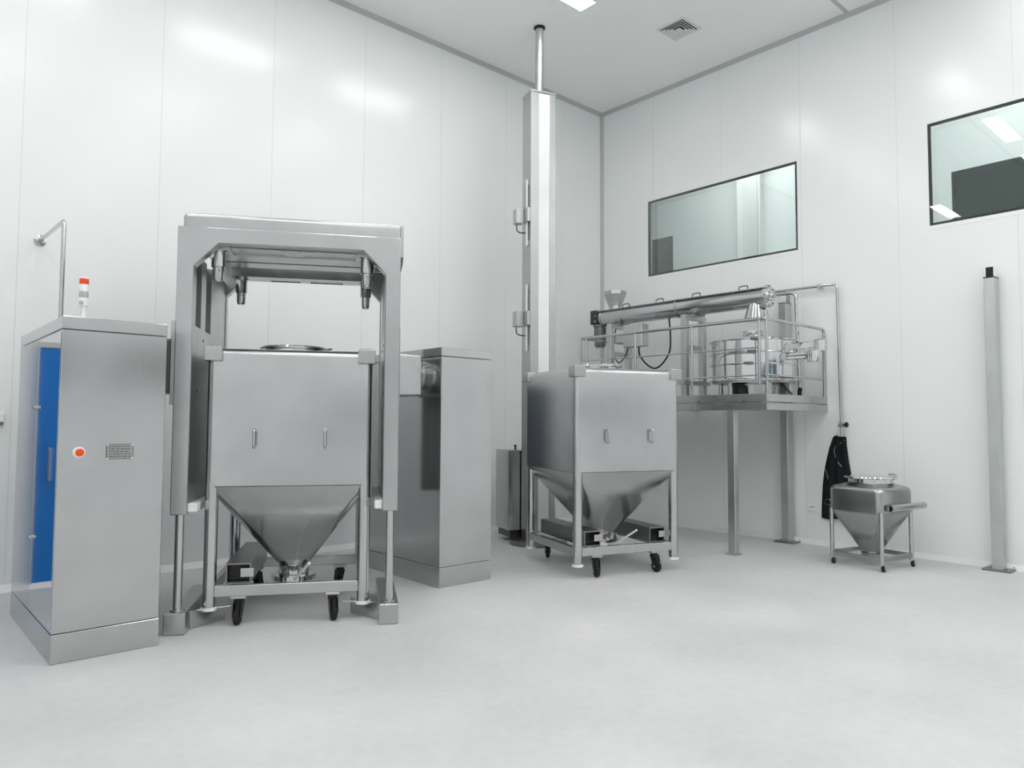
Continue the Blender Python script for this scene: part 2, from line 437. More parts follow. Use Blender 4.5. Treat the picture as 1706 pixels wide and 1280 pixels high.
# ------------------------------------------------------------------ lifting / rotating portal frame
fr = thing('lifting_frame', 'stainless portal frame that clamps a material bin between the two cabinets', 'machine frame', (2.72, 5.70, 0), -30)
def portal(a, b, name):
    poly = [(-.80, .83), (-.80, 2.912), (.80, 2.912), (.80, .83), (.685, .83), (.685, 2.63), (.52, 2.80), (-.52, 2.80), (-.685, 2.63), (-.685, .83)]
    m = MB(); 
    # split into convex pieces so that the caps triangulate cleanly
    vs = {}
    def V(x, y, z):
        k = (round(x, 4), round(y, 4), round(z, 4))
        if k not in vs: vs[k] = m.bm.verts.new((x, y, z))
        return vs[k]
    quads = [[(-.80, .83), (-.685, .83), (-.685, 2.63), (-.80, 2.63)], [(.685, .83), (.80, .83), (.80, 2.63), (.685, 2.63)],
             [(-.80, 2.63), (-.685, 2.63), (-.52, 2.80), (-.80, 2.80)], [(.685, 2.63), (.80, 2.63), (.80, 2.80), (.52, 2.80)],
             [(-.80, 2.80), (-.52, 2.80), (-.52, 2.912), (-.80, 2.912)], [(-.52, 2.80), (.52, 2.80), (.52, 2.912), (-.52, 2.912)], [(.52, 2.80), (.80, 2.80), (.80, 2.912), (.52, 2.912)]]
    for q in quads:
        m.bm.faces.new([V(x, a, z) for x, z in q]); m.bm.faces.new([V(x, b, z) for x, z in q][::-1])
    for p, q in zip(poly, poly[1:] + poly[:1]):
        ins = [p]
        for z in (2.63, 2.80):
            if p[0] == q[0] and abs(p[0]) == .80 and min(p[1], q[1]) < z < max(p[1], q[1]): ins.append((p[0], z))
        if p[0] == q[0] and p[1] > q[1]: ins = [ins[0]] + sorted(ins[1:], key=lambda s: -s[1])
        if p == (-.80, 2.912): ins += [(-.52, 2.912), (.52, 2.912)]
        ins.append(q)
        for u, w_ in zip(ins, ins[1:]):
            try: m.bm.faces.new([V(u[0], a, u[1]), V(w_[0], a, w_[1]), V(w_[0], b, w_[1]), V(u[0], b, u[1])])
            except ValueError: pass
    o = m.build(name, 'frame', fr)
    k = o.modifiers.new('edge_bevel', 'BEVEL'); k.width = .006; k.segments = 1; k.limit_method = 'ANGLE'; k.angle_limit = math.radians(60)
portal(-.72, -.61, 'front_portal'); portal(.61, .72, 'rear_portal')
MB().box(-.795, .818, -.60, .60, 2.90, 3.05, .035, 5).build('top_beam', 'frame', fr, wn=True)
sk = MB()
for s in (-1, 1):
    x = (.803, .826) if s > 0 else (-.803, -.80)
    if s > 0: sk.prism([(-.60, 3.035), (.60, 3.035), (.60, 2.79), (.50, 2.74), (-.50, 2.74), (-.60, 2.79)], 'x', *x)
sk.build('end_skirt', 'frame', fr)
for s in (-1, 1):
    sp = MB()
    a, b = sorted((s * .80, s * .755)); sp.box(a, b, -.61, .61, .95, 2.76)
    a, b = sorted((s * .757, s * .69))
    for (y0, y1) in ((-.61, -.59), (-.405, -.236), (-.036, .61)): sp.box(a, b, y0, y1, 2.2, 2.74, .002)
    sp.box(a, b, -.61, .61, .95, 2.202, .002)
    p = sp.build('side_panel', 'frame', fr)
    for (yy, zz) in ((-.30, 2.12), (-.12, 2.09), (-.48, 1.72)):
        MB().lathe([(.010, 0), (.010, .004), (0, .006)], (s * .69, yy, zz), (-s, 0, 0), 10).build('bolt', 'dark', p)
    mp = MB(); a, b = sorted((s * .799, s * (.826 if s < 0 else .804))); mp.box(a, b, -.715, .715, 1.615, 2.22, .002).build('mounting_plate', 'frame', fr)
    a, b = sorted((s * .80, s * .692)); MB().box(a, b, -.606, .606, .832, .952, .004).build('carrying_beam', 'frame', fr)
    a, b = sorted((s * .6915, s * .628)); MB().box(a, b, -.69, .60, .842, .906, .008).build('support_pad', 'nylon', fr)['label'] = 'white nylon support pad'
# clamp plate under the top beam and its four pins
cl = MB()
cl.box(-.62, .62, -.42, -.22, 2.775, 2.895, .004); cl.box(-.62, .62, -.22, .40, 2.85, 2.895); cl.box(-.62, .62, -.06, .14, 2.80, 2.86, .004); cl.box(-.62, .62, .40, .63, 2.775, 2.895, .004)
for sx in (-1, 1):
    a, b = sorted((sx * .46, sx * .64)); cl.box(a, b, -.605, -.42, 2.775, 2.895, .004)
cl.box(-.462, .462, -.60, -.421, 2.788, 2.895, .003)
cl.loft([[Vector((x, -.60, 2.782)), Vector((x * .6, -.425, 2.782)), Vector((x * .6, -.425, 2.79)), Vector((x, -.60, 2.79))] for x in (-.10, .10)])
cp_ = cl.build('clamp_plate', 'steel', fr)
for x0, x1 in ((-.30, -.04), (.05, .34)): MB().box(x0, x1, .57, .60, 2.772, 2.776).build('slot_dark', 'black', cp_)  # thin black strips imitate the shade inside open slots
for sx in (-1, 1):
    for sy in (-1, 1):
        MB().lathe([(.062, 2.776), (.062, 2.768), (.050, 2.766), (.050, 2.655), (.046, 2.650), (.039, 2.649), (.036, 2.56), (.028, 2.545), (.0, 2.544)], (sx * .548, sy * .55, 0), seg=24).build('locking_pin', 'tube', fr)
# shaft housings towards both cabinets
def housing(poly, z0, z1, m):
    o = MB().prism(poly, 'z', z0, z1).build('shaft_housing', m, fr, True, wn=True)
    k = o.modifiers.new('edge_bevel', 'BEVEL'); k.width = .02; k.segments = 3; k.limit_method = 'ANGLE'
    o.modifiers.move(1, 0)
housing([(3.47, 5.505), (3.845, 5.505), (3.845, 5.90), (3.70, 5.90)], 1.735, 2.115, 'steel')
MB().lathe([(.15, 0), (.15, .06), (.12, .104)], (3.845, 5.70, 1.925), (1, 0, 0), 32).build('shaft_hub', 'tube', fr, True)
housing([(1.62, 5.505), (1.74, 5.505), (1.97, 5.90), (1.62, 5.90)], 1.70, 2.09, 'dark')  # near-black colour stands in for the shade in the cabinet gap
MB().lathe([(.18, 0), (.18, .03), (.16, .072)], (1.5505, 5.70, 1.90), (1, 0, 0), 32).build('shaft_hub', 'dark', fr, True)  # hub coloured dark for the same gap shade

# floor guide rails below the frame
for s in (-1, 1):
    side = 'left' if s < 0 else 'right'
    t = thing('floor_guide_rail', 'low steel floor rail with an upright tube under the %s post of the lifting frame' % side, 'guide rail', (2.72, 5.70, 0), -30)
    a, b = sorted((s * .812, s * .668)); 
    MB().box(a, b, -.77, .18, .0005, .15, .006).build('rail', 'steel', t)
    MB().loft([[Vector((s * .668, -.62, z)), Vector((s * .664, -.62, z)), Vector((s * .46, -.40, z)), Vector((s * .464, -.396, z))] for z in (.004, .128)]).build('guide_plate', 'steel', t)
    MB().tube([(s * .62, -.60, .128), (s * .40, -.56, .138)], .006).build('guide_rod', 'tube', t)
    MB().cyl((s * .745, -.66, .15), (s * .745, -.66, .8295), .030, seg=28).build('upright_tube', 'tube', t)
    MB().lathe([(.05, .15), (.05, .158), (.033, .162)], (s * .745, -.66, 0), seg=24).build('collar', 'tube', t)

# ------------------------------------------------------------------ material bin (square hopper on casters)
def make_bin(label):
    t = thing('material_bin', label, 'hopper bin', (0, 0, 0))
    b = MB(); R = [(1.012, .590, .05), (1.02, .598, .05), (1.99, .598, .05)]
    rings = [rsq(h, r, z) for z, h, r in R]
    for k in range(1, 6):
        a = PI / 2 * k / 6; rings.append(rsq(.598 - .05 * (1 - math.cos(a)), .05, 1.99 + .05 * math.sin(a)))
    rings += [rsq(.545, .045, 2.042), rsq(.40, .1, 2.045)]
    b.loft(rings).build('body', 'bin', t)
    c = MB(); n = 12
    rings = []
    for k in range(n + 1):
        f = k / n; rings.append(rsq(.592 + (.105 - .592) * f, .05 + (.1049 - .05) * f, 1.012 + (.315 - 1.012) * f))
    c.loft(rings[::-1]).build('hopper_cone', 'cone', t)
    for sx in (-1, 1):
        for sy in (-1, 1):
            a0, a1 = sorted((sx * .622, sx * .492)); b0, b1 = sorted((sy * .622, sy * .492))
            q = MB().box(a0, a1, b0, b1, 1.945, 2.055, .008, 2).build('corner_socket', 'frame', t, wn=True)
            MB().lathe([(.052, 0), (.052, .006), (.040, .006), (.038, .001)], (sx * .55, sy * .55, 2.0545), seg=20).build('socket_rim', 'tube', q)
            l = MB().cyl((sx * .552, sy * .552, .135), (sx * .552, sy * .552, 1.06), .047, seg=28).build('leg', 'tube', t)
            MB().lathe([(.050, .112), (.056, .114), (.056, .134), (.048, .136)], (sx * .552, sy * .552, 0), seg=24).build('foot_pad', 'nylon', l)
    fm = MB()
    for s in (-1, 1):
        a, b_ = sorted((s * .575, s * .525))
        fm.box(-.52, .52, a, b_, .208, .290, .004); fm.box(a, b_, -.52, .52, .208, .290, .004)
    fm.build('base_frame', 'steel', t)
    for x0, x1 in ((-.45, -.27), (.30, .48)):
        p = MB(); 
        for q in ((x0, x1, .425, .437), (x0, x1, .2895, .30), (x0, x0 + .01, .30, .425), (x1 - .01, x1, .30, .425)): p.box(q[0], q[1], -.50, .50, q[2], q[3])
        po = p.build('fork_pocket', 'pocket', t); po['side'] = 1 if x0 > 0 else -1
        MB().box(x0 + .012, x1 - .012, -.44, .44, .302, .423).build('pocket_dark_fill', 'black', po)  # solid black block imitates the shade inside the hollow pocket
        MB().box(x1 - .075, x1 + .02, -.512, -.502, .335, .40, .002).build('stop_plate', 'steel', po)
    # outlet valve
    ov = MB().lathe([(.104, .335), (.120, .33), (.120, .255), (.175, .25), (.175, .212), (.12, .208)], seg=36).build('outlet_valve', 'mirror', t)
    MB().tube([(.02, -.17, .235), (.03, -.30, .26), (.15, -.50, .42)], .010, bend=.03).build('lever', 'nylon', ov)
    # handles on the front face
    for x in (-.255, .255):
        h = MB().tube([(x, -.597, 1.305), (x, -.640, 1.305), (x, -.640, 1.435), (x, -.597, 1.435)], .0105, 12, bend=.025).build('handle', 'tube', t)
        for zq in (1.305, 1.435): MB().lathe([(.018, 0), (.018, .003), (.010, .005)], (x, -.5975, zq), (0, -1, 0), 14).build('handle_base', 'steel', h)
    # lid
    MB().lathe([(.235, 2.043), (.235, 2.085), (.262, 2.088), (.268, 2.098), (.262, 2.112), (.20, 2.120), (.05, 2.128), (0, 2.129)], (-.03, 0, 0), seg=48).build('lid', 'mirror', t)
    cr = MB().torus((-.03, 0, 2.097), .268, .010, 48, 8).build('clamp_ring', 'mirror', t)
    MB().tube([(.235, -.03, 2.10), (.28, .03, 2.115), (.20, .16, 2.125)], .008, bend=.04).build('clamp_lever', 'tube', cr)
    # casters
    for (x, y, rot) in ((-.345, -.535, -100), (.33, -.535, -75), (-.36, .52, 60), (.36, .52, 120)):
        k = MB().box(x - .055, x + .055, y - .045, y + .045, .19, .2085, .003).build('caster', 'frame', t)
        rr = math.radians(rot); dx, dy = math.cos(rr), math.sin(rr); wx, wy = x + dx * .03, y + dy * .03
        f = MB(); f.cyl((x, y, .165), (x, y, .19), .036, seg=20)
        for s in (-1, 1):
            px, py = -dy * s * .027, dx * s * .027
            nx, ny = -dy * s * .004, dx * s * .004
            pl = [Vector((x + px - dx * .035, y + py - dy * .035, .168)), Vector((x + px + dx * .04, y + py + dy * .04, .168)), Vector((wx + px + dx * .03, wy + py + dy * .03, .06)), Vector((wx + px - dx * .012, wy + py - dy * .012, .045))]
            f.loft([pl, [p + Vector((nx, ny, 0)) for p in pl]])
        f.box(x - .032, x + .032, y - .032, y + .032, .158, .170); f.cyl((x, y, .108), (x, y, .16), .024, seg=16); f.cyl((wx, wy, .108), (wx, wy, .16), .022, seg=16)
        f.build('fork', 'black', k)
        MB().lathe([(.020, -.020), (.048, -.020), (.056, -.012), (.057, 0), (.056, .012), (.048, .020), (.020, .020)], (wx, wy, .0575), (-dy, dx, 0), 28).build('wheel', 'rubber', k)
        MB().cyl((wx - dy * -.036, wy + dx * -.036, .0575), (wx - dy * .036, wy + dx * .036, .0575), .012, seg=12).build('axle', 'tube', k)
    return t
b1 = make_bin('large stainless hopper bin standing inside the lifting frame')
b1.location = (2.72, 5.70, 0); b1.rotation_euler.z = math.radians(-30); b1['group'] = 'large hopper bins'
b2 = dup(b1); b2.location = (5.91, 5.17, 0); b2.rotation_euler.z = math.radians(-19.3)
for ch in list(b1.children):      # the framed bin shows one fork pocket only
    if ch.name.startswith('fork_pocket') and ch['side'] > 0:
        for k in list(ch.children): bpy.data.objects.remove(k)
        bpy.data.objects.remove(ch)
for o in bpy.data.objects:
    if 'side' in o: del o['side']
b2['label'] = 'large stainless hopper bin on black casters standing free in front of the tall column'

# ------------------------------------------------------------------ lifting column
lc = thing('lifting_column', 'tall steel lifting column with a white centre strip reaching to the ceiling', 'lift column', (6.33, 6.54, 0), -20)
co_ = MB(); co_.box(-.172, -.062, -.135, .135, .06, 5.66, .003); co_.box(.088, .172, -.135, .135, .06, 5.66, .003); co_.box(-.17, .17, -.10, .133, .06, 5.66)
col = co_.build('column', 'column', lc)
MB().box(-.0615, .0875, -.128, -.099, .06, 5.655).build('track_cover', 'nylon', col)['label'] = 'white centre strip'
MB().box(-.176, .176, -.139, .139, 5.66, 5.685, .003).build('top_plate', 'column', lc)
sl = MB()
for z in (3.62, 2.30):
    sl.box(-.1725, -.0625, -.1362, -.1345, z - .003, z + .003); sl.box(.0885, .1725, -.1362, -.1345, z - .003, z + .003)
sl.build('sheet_joint', 'trim', col)
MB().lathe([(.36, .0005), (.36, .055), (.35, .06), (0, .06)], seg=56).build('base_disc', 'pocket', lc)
pl = MB().cyl((0, 0, 5.685), (0, 0, 6.575), .052, seg=28).build('pole', 'galv', lc)
MB().cyl((0, 0, 5.685), (0, 0, 5.80), .040, seg=24).build('pole_neck', 'galv', pl)
MB().lathe([(.075, 6.579), (.075, 6.565), (.055, 6.55)], seg=28).build('ceiling_collar', 'black', lc)
for z0, z1, zb in ((3.70, 4.547, 4.09), (2.385, 3.22, 2.79)):
    s = MB().box(-.195, -.185, -.075, -.03, z0, z1, .002).build('sensor_rail', 'nylon', lc)
    for z in (z0 + .04, z1 - .04): MB().box(-.186, -.171, -.08, -.01, z - .035, z + .035, .003).build('rail_clip', 'frame', s)
    MB().box(-.215, -.172, -.13, .01, zb - .09, zb + .09, .004).build('slider', 'column', s)
    bx = MB().box(-.32, -.215, -.03, .09, zb - .10, zb + .09, .006).build('sensor_box', 'column', s)
    MB().tube([(-.28, .06, zb - .10), (-.28, .06, zb - .19), (-.20, .02, zb - .21), (-.175, -.01, zb - .20)], .007, 8, bend=.05).build('cable', 'rubber', bx)
hb = MB().box(-.33, .33, .16, .62, .15, 1.15, .006).build('hydraulic_box', 'cab', lc)
MB().box(-.12, .12, .13, .17, .30, .95).build('box_bracket', 'steel', lc)
MB().lathe([(.012, 1.15), (.012, 1.20), (.018, 1.202), (.018, 1.215)], (-.22, .22, 0), seg=12).build('filler_cap', 'black', hb)
MB().box(-.30, .30, .19, .59, .06, .151).build('box_plinth', 'dark', lc)

# ------------------------------------------------------------------ steel platform with guard rail
PX, PY0, PY1, PZ0, PZ1 = 7.45, 4.075, 6.90, 1.648, 1.832
pf = thing('steel_platform', 'raised steel platform with guard rails along the right wall', 'platform', (PX, PY0, 0))
MB().box(PX + .012, 8.72, PY0 + .012, PY1 - .012, 1.80, PZ1 - .006).build('deck', 'deck', pf, True)
eb = MB(); eb.box(PX, PX + .05, PY0, PY1, 1.743, PZ1, .003); eb.box(PX + .05, XW - .002, PY0, PY0 + .05, 1.743, PZ1, .003); eb.box(PX + .05, XW - .002, PY1 - .05, PY1, 1.743, PZ1, .003)
eb = eb.build('edge_plate', 'steel', pf, True)
lb = MB(); lb.box(PX - .004, PX + .06, PY0 - .004, PY1, PZ0, 1.730, .003); lb.box(PX + .06, XW - .002, PY0 - .004, PY0 + .06, PZ0, 1.730, .003); lb.box(PX + .06, XW - .002, PY1 - .06, PY1, PZ0, 1.730, .003)
for y in (5.0, 5.95): lb.box(PX + .06, XW - .002, y - .03, y + .03, PZ0 + .02, 1.80)
lb.build('edge_beam', 'steel', pf, True)
for y in (4.35, 4.95, 5.55): MB().lathe([(.010, 0), (.010, .005), (0, .007)], (PX, y, 1.75), (-1, 0, 0), 8).build('bolt', 'dark', eb, True)
for y in (4.53, 6.55):
    g = MB().box(7.455, 7.545, y - .045, y + .045, .012, PZ0 + .01, .004).build('leg', 'galv', pf, True)
    MB().box(7.43, 7.57, y - .07, y + .07, .0005, .013, .002).build('foot_plate', 'galv', g, True)
rr = .019
ZR = 2.672
MB().tube([(PX + .02, 4.10, ZR), (PX + .02, 6.869, ZR), (PX + .25, 6.869, ZR), (XW - .30, 6.869, ZR)], rr, bend=.04).build('top_rail', 'tube', pf, True)
MB().tube([(PX + .02, 4.10, ZR), (PX + .02, 4.075 + .02, ZR), (XW - .03, 4.095, ZR), (XW - .03, 4.095, PZ1)], rr, bend=.05).build('top_rail', 'tube', pf, True)
for z in (2.352, 2.040):
    MB().tube([(PX + .02, 4.165, z), (PX + .02, 6.869, z)], .009).build('mid_rail', 'tube', pf, True)
MB().tube([(PX + .02, 4.095, 2.045), (XW - .03, 4.095, 2.045)], .011).build('mid_rail', 'tube', pf, True)
for y in (4.165, 5.053, 5.911, 6.768, 6.869):
    MB().tube([(PX + .02, y, PZ1), (PX + .02, y, ZR)], .017).build('post', 'tube', pf, True)
MB().tube([(PX + .055, 4.095, PZ1), (PX + .055, 4.095, ZR)], .018).build('post', 'tube', pf, True)

# ------------------------------------------------------------------ screw conveyor
CX, CZ, CR = 8.20, 3.054, .130
cv = thing('screw_conveyor', 'long horizontal stainless screw conveyor on stands above the platform', 'conveyor', (CX, 5.7, PZ1))
def uprof(r, y):     # trough section: most of a circle, closed by a flat top
    a0, a1 = math.radians(140), math.radians(400)
    return [Vector((CX + r * math.cos(a0 + (a1 - a0) * i / 36), y, CZ + r * math.sin(a0 + (a1 - a0) * i / 36))) for i in range(37)]
MB().loft([uprof(CR, 4.46), uprof(CR, 7.07)]).build('trough', 'cone', cv, True, ang=40)
for y in (4.45, 5.7275, 7.05):
    e = .016 if y > 5 and y < 6 else .006
    MB().loft([uprof(CR + .012, y - e), uprof(CR + .012, y + e)]).build('trough_flange', 'steel', cv, True, ang=40)
cvr = MB().box(CX - .135, CX + .135, 4.43, 7.10, CZ + .085, CZ + .097, .002).build('cover', 'steel', cv, True)
for y in (6.567, 5.98, 5.395, 4.717):
    MB().tube([(CX - .11, y - .06, CZ + .095), (CX - .11, y - .06, CZ + .142), (CX - .11, y + .06, CZ + .142), (CX - .11, y + .06, CZ + .095)], .006, 8, bend=.02).build('handle', 'rubber', cvr, True)
ep = MB().lathe([(.140, 0), (.140, .012), (.09, .014), (.06, .02), (.06, .05), (.03, .055), (.03, .085), (0, .087)], (CX, 4.445, CZ), (0, -1, 0), 32).build('end_plate', 'mirror', cv, True)
for k in range(8):
    a = 2 * PI * k / 8
    MB().lathe([(.012, 0), (.012, .010), (0, .011)], (CX + .12 * math.cos(a), 4.433, CZ + .12 * math.sin(a)), (0, -1, 0), 8).build('bolt', 'fork', ep, True)
MB().lathe([(.085, 3.02), (.09, 3.0), (.155, 2.79), (.165, 2.785), (.165, 2.765), (.15, 2.765)], (CX, 4.60, 0), seg=36).build('outlet_cone', 'mirror', cv, True)
def octa(r, z): return [Vector((CX + r * math.cos(PI / 8 + k * PI / 4), 6.86 + r * math.sin(PI / 8 + k * PI / 4), z)) for k in range(8)]
MB().loft([octa(.095, 3.150), octa(.095, 3.20), octa(.172, 3.375), octa(.172, 3.42), octa(.164, 3.42), octa(.160, 3.38), octa(.088, 3.2)]).build('inlet_hopper', 'steel', cv, True, ang=20)
gm = MB(); gm.box(CX - .095, CX + .095, 7.12, 7.27, CZ - .09, CZ + .12, .012); gm.cyl((CX, 7.06, CZ), (CX, 7.13, CZ), .085)
gm = gm.build('gearbox', 'castgreen', cv, True)
for dz in (-.05, .03): MB().lathe([(.012, 0), (.012, .008), (0, .010)], (CX - .095, 7.16, CZ + dz), (-1, 0, 0), 8).build('bolt', 'tube', gm, True)
mo = MB(); mo.lathe([(.105, 2.955), (.105, 2.93), (.082, 2.925), (.082, 2.70), (.088, 2.695), (.088, 2.66), (.07, 2.62), (0, 2.615)], (CX, 7.15, 0), seg=32)
for k in range(16):
    a = 2 * PI * k / 16; mo.cyl((CX + .085 * math.cos(a), 7.15 + .085 * math.sin(a), 2.72), (CX + .085 * math.cos(a), 7.15 + .085 * math.sin(a), 2.92), .006, seg=6)
mo.build('motor', 'fork', cv, True)
for y in (6.78, 5.515):
    s = MB()
    for x in (8.0, 8.4): s.box(x - .04, x + .04, y - .04, y + .04, PZ1 - .006, 2.915, .003)
    s.box(7.97, 8.43, y - .035, y + .035, 2.86, 2.922, .003); s.box(8.04, 8.36, y - .03, y + .03, 2.46, 2.52, .003)
    s = s.build('stand', 'galv', cv, True)
    MB().box(7.90, 8.52, y - .05, y + .05, 2.00, 2.05, .002).build('cross_sill', 'galv', s, True)
    bk = MB(); bk.box(8.08, 8.32, y - .10, y - .09, 2.92, 2.97); bk.box(8.08, 8.32, y - .10, y + .05, 2.916, 2.926)
    bk.build('saddle', 'galv', s, True)
jb = MB(); jb.box(7.94, 8.10, 6.175, 6.50, 2.555, 2.868, .006)
jb = jb.build('control_box', 'galv', cv, True)
MB().box(8.05, 8.10, 6.49, 6.75, 2.66, 2.74).build('box_arm', 'galv', jb, True)
def cat(pts, name, r=.011):
    # smooth the listed points with a Catmull-Rom curve
    P = [Vector(p) for p in pts]; P = [P[0] * 2 - P[1]] + P + [P[-1] * 2 - P[-2]]; out = []
    for i in range(1, len(P) - 2):
        for k in range(8):
            t = k / 8; a, b, c, d = P[i - 1:i + 3]
            out.append(.5 * ((2 * b) + (c - a) * t + (2 * a - 5 * b + 4 * c - d) * t * t + (3 * b - a - 3 * c + d) * t ** 3))
    out.append(P[-2]); return MB().tube(out, r, 8).build(name, 'rubber', cv, True)
cat([(8.1, 6.76, 2.86), (8.08, 6.80, 2.63), (8.06, 6.76, 2.45), (8.03, 6.64, 2.355), (8.02, 6.52, 2.45), (8.03, 6.48, 2.56)], 'cable', .008)
cat([(8.05, 6.31, 2.56), (8.06, 6.30, 2.44), (8.10, 6.21, 2.31), (8.12, 6.09, 2.25), (8.13, 5.97, 2.31), (8.15, 5.865, 2.47), (8.17, 5.865, 2.70), (8.19, 5.90, 2.935)], 'cable', .011)

# ------------------------------------------------------------------ vibrating sieve
sv = thing('vibrating_sieve', 'round shiny vibrating sieve with stacked clamp rings on the platform', 'sieve', (8.20, 4.655, PZ1))
zz = [2.015, 2.205, 2.345, 2.495]
for k, (a, b) in enumerate(zip(zz, zz[1:])):
    MB().lathe([(.495, a - PZ1 + .006), (.495, b - PZ1 - .006)], seg=64).build('sieve_frame', 'mirror', sv)
for k, z in enumerate(zz):
    r = MB().lathe([(.50, z - PZ1 - .010), (.528, z - PZ1 - .008), (.532, z - PZ1), (.528, z - PZ1 + .008), (.50, z - PZ1 + .010)], seg=64).build('clamp_ring', 'mirror', sv)
    if k:
        a = math.radians(200 + 4 * k)
        MB().box(.535 * math.cos(a) - .03, .535 * math.cos(a) + .02, .535 * math.sin(a) - .05, .535 * math.sin(a) + .05, z - PZ1 - .014, z - PZ1 + .014, .004).build('clamp_screw', 'fork', r)
MB().lathe([(.497, .672), (.40, .70), (.20, .72), (.07, .722)], seg=64).build('lid', 'mirror', sv)
MB().lathe([(.115, .70), (.115, .745), (.128, .748), (.128, .762), (.115, .765), (.115, .79), (.128, .793), (.128, .806), (.105, .806), (.10, .72)], (0, 0, 0), seg=28).build('inlet', 'mirror', sv)
MB().lathe([(.50, .172), (.485, .150), (.26, .135), (.25, .0005), (.20, .0005)], seg=56).build('base_drum', 'steel', sv)
MB().lathe([(.14, .001), (.14, .115), (.12, .13)], (-.17, .05, 0), seg=36).build('motor', 'black', sv)
for a in (100, 170, 235, 290, 350, 40):
    x, y = .42 * math.cos(math.radians(a)), .42 * math.sin(math.radians(a))
    l = MB().cyl((x, y, 0), (x, y, .17), .028, seg=18).build('support_spring', 'tube', sv)
    MB().lathe([(.045, 0), (.045, .01), (.03, .012)], (x, y, 0), seg=18).build('spring_foot', 'fork', l)
for x, z in ((.10, .585), (-.06, .452)):
    c = MB().box(x - .05, x + .05, -.80, -.44, z - .035, z + .045, .008).build('discharge_chute', 'mirror', sv)
    MB().lathe([(.070, -.075), (.078, -.07), (.078, .05), (.066, .062), (0, .064)], (x, -.80, z), seg=28).build('spout', 'mirror', c)
MB().tube([(-.30, -.42, .33), (-.36, -.40, .30), (-.38, -.38, .20), (-.33, -.39, .16)], .010, 8, bend=.04).build('drain_hose', 'bluehose', sv)
MB().tube([(-.10, -.40, .155), (-.12, -.55, .01)], .014, 8).build('brace', 'dark', sv)

# ------------------------------------------------------------------ posts, pipes and small things along the right wall
def wall_post(y, label, tan):
    t = thing('steel_post', label, 'post', (8.815, y, 0))
    p = MB().box(-.075, .075, -.048, .048, .012, 3.04, .004).build('tube', 'galv', t)
    bp = MB().box(-.125, .117, -.13, .13, .0005, .016, .003).build('base_plate', 'fork', t)
    for sx in (-.10, .095):
        for sy in (-.105, .105): MB().lathe([(.012, .014), (.012, .03), (0, .032)], (sx, sy, 0), seg=8).build('anchor_bolt', 'tube', bp)
    h = MB().box(-.04, .07, -.036, .036, 3.04, 3.155, .004).build('post_head', 'nylon', t)
    if tan: MB().box(-.035, .06, -.045, -.036, 3.05, 3.15, .002).build('side_cover', 'tan', h)
    else: MB().box(-.046, -.04, -.034, .034, 3.045, 3.152, .002).build('cap', 'black', h)
    MB().box(-.078, .078, -.051, .051, 3.034, 3.046).build('collar', 'black' if not tan else 'fork', t)
    return t
wall_post(4.555, 'grey steel post passing behind the platform at the right wall', True)
wall_post(2.262, 'grey steel post with a black topped head alone at the right edge of the photo', False)

pa = thing('wall_pipe', 'thin steel pipe along the right wall, turning down to the valve above the black coat', 'pipe', (8.86, 3.895, 1.36))
MB().tube([(XW - .002, 4.86, 3.222), (8.86, 4.86, 3.222), (8.86, 3.90, 3.212), (8.86, 3.875, 1.345)], .017, 12, bend=.05).build('pipe', 'tube', pa, True)
MB().box(8.84, XW - .001, 4.10, 4.14, 3.19, 3.24, .004).build('pipe_clip', 'tube', pa, True)
vl = MB().lathe([(.030, -.03), (.030, .03)], (8.86, 3.876, 1.488), (0, 1, 0), 20).build('valve', 'tube', pa, True)
MB().lathe([(.010, 0), (.010, .03), (.032, .034), (.032, .05), (.02, .056)], (8.845, 3.846, 1.488), (-.3, -1, 0), 20).build('valve_knob', 'black', vl, True)
pb = thing('riser_pipe', 'thin steel pipe rising from the platform deck behind the sieve', 'pipe', (8.66, 4.30, PZ1))
MB().tube([(8.66, 4.29, PZ1), (8.66, 4.33, 3.135), (8.66, 4.60, 3.142), (8.66, 4.62, 3.142)], .021, 12, bend=.06).build('pipe', 'tube', pb, True)
MB().tube([(8.60, 4.27, PZ1), (8.63, 4.282, PZ1 + .05), (8.66, 4.29, PZ1 + .10)], .026, 10, bend=.03).build('rubber_end', 'rubber', pb, True)

ct = thing('black_coat', 'black coat with thin grey piping hanging on the right wall behind the small bin', 'coat', (8.90, 3.93, .34))
prof = [(1.345, 4.000, 3.862, .03), (1.335, 4.012, 3.850, .05), (1.24, 4.045, 3.845, .055), (1.22, 4.055, 3.843, .055), (1.05, 4.095, 3.825, .06), (.90, 4.125, 3.80, .065), (.75, 4.145, 3.775, .06), (.60, 4.157, 3.76, .055), (.45, 4.165, 3.76, .05), (.34, 4.168, 3.80, .045)]
rings = []
for z, ya, yb, d in prof:
    ring = []; n = 26
    for i in range(n + 1):
        u = i / n; y = ya + (yb - ya) * u
        ring.append(Vector((XW - .012 - d * (math.sin(PI * u) ** .5) * (.75 + .25 * math.sin(u * 19 + z * 3)) - .004, y, z + .012 * math.sin(u * 7 + z * 9))))
    for i in range(n + 1):
        u = 1 - i / n; ring.append(Vector((XW - .006, ya + (yb - ya) * u, z)))
    rings.append(ring)
body = MB().loft(rings).build('body', 'cloth', ct, True, ang=60)
def cx_(y, z):   # coat surface in front of (y, z)
    for (za, ya, yb, d), (zb, yc, yd, e) in zip(prof, prof[1:]):
        if zb <= z <= za:
            f = (za - z) / (za - zb); l = ya + (yc - ya) * f; r = yb + (yd - yb) * f; D = d + (e - d) * f
            u = min(max((y - l) / (r - l), 0), 1)
            return XW - .016 - D * (math.sin(PI * u) ** .5) * (.75 + .25 * math.sin(u * 19 + z * 3)) - .002
    return XW - .05
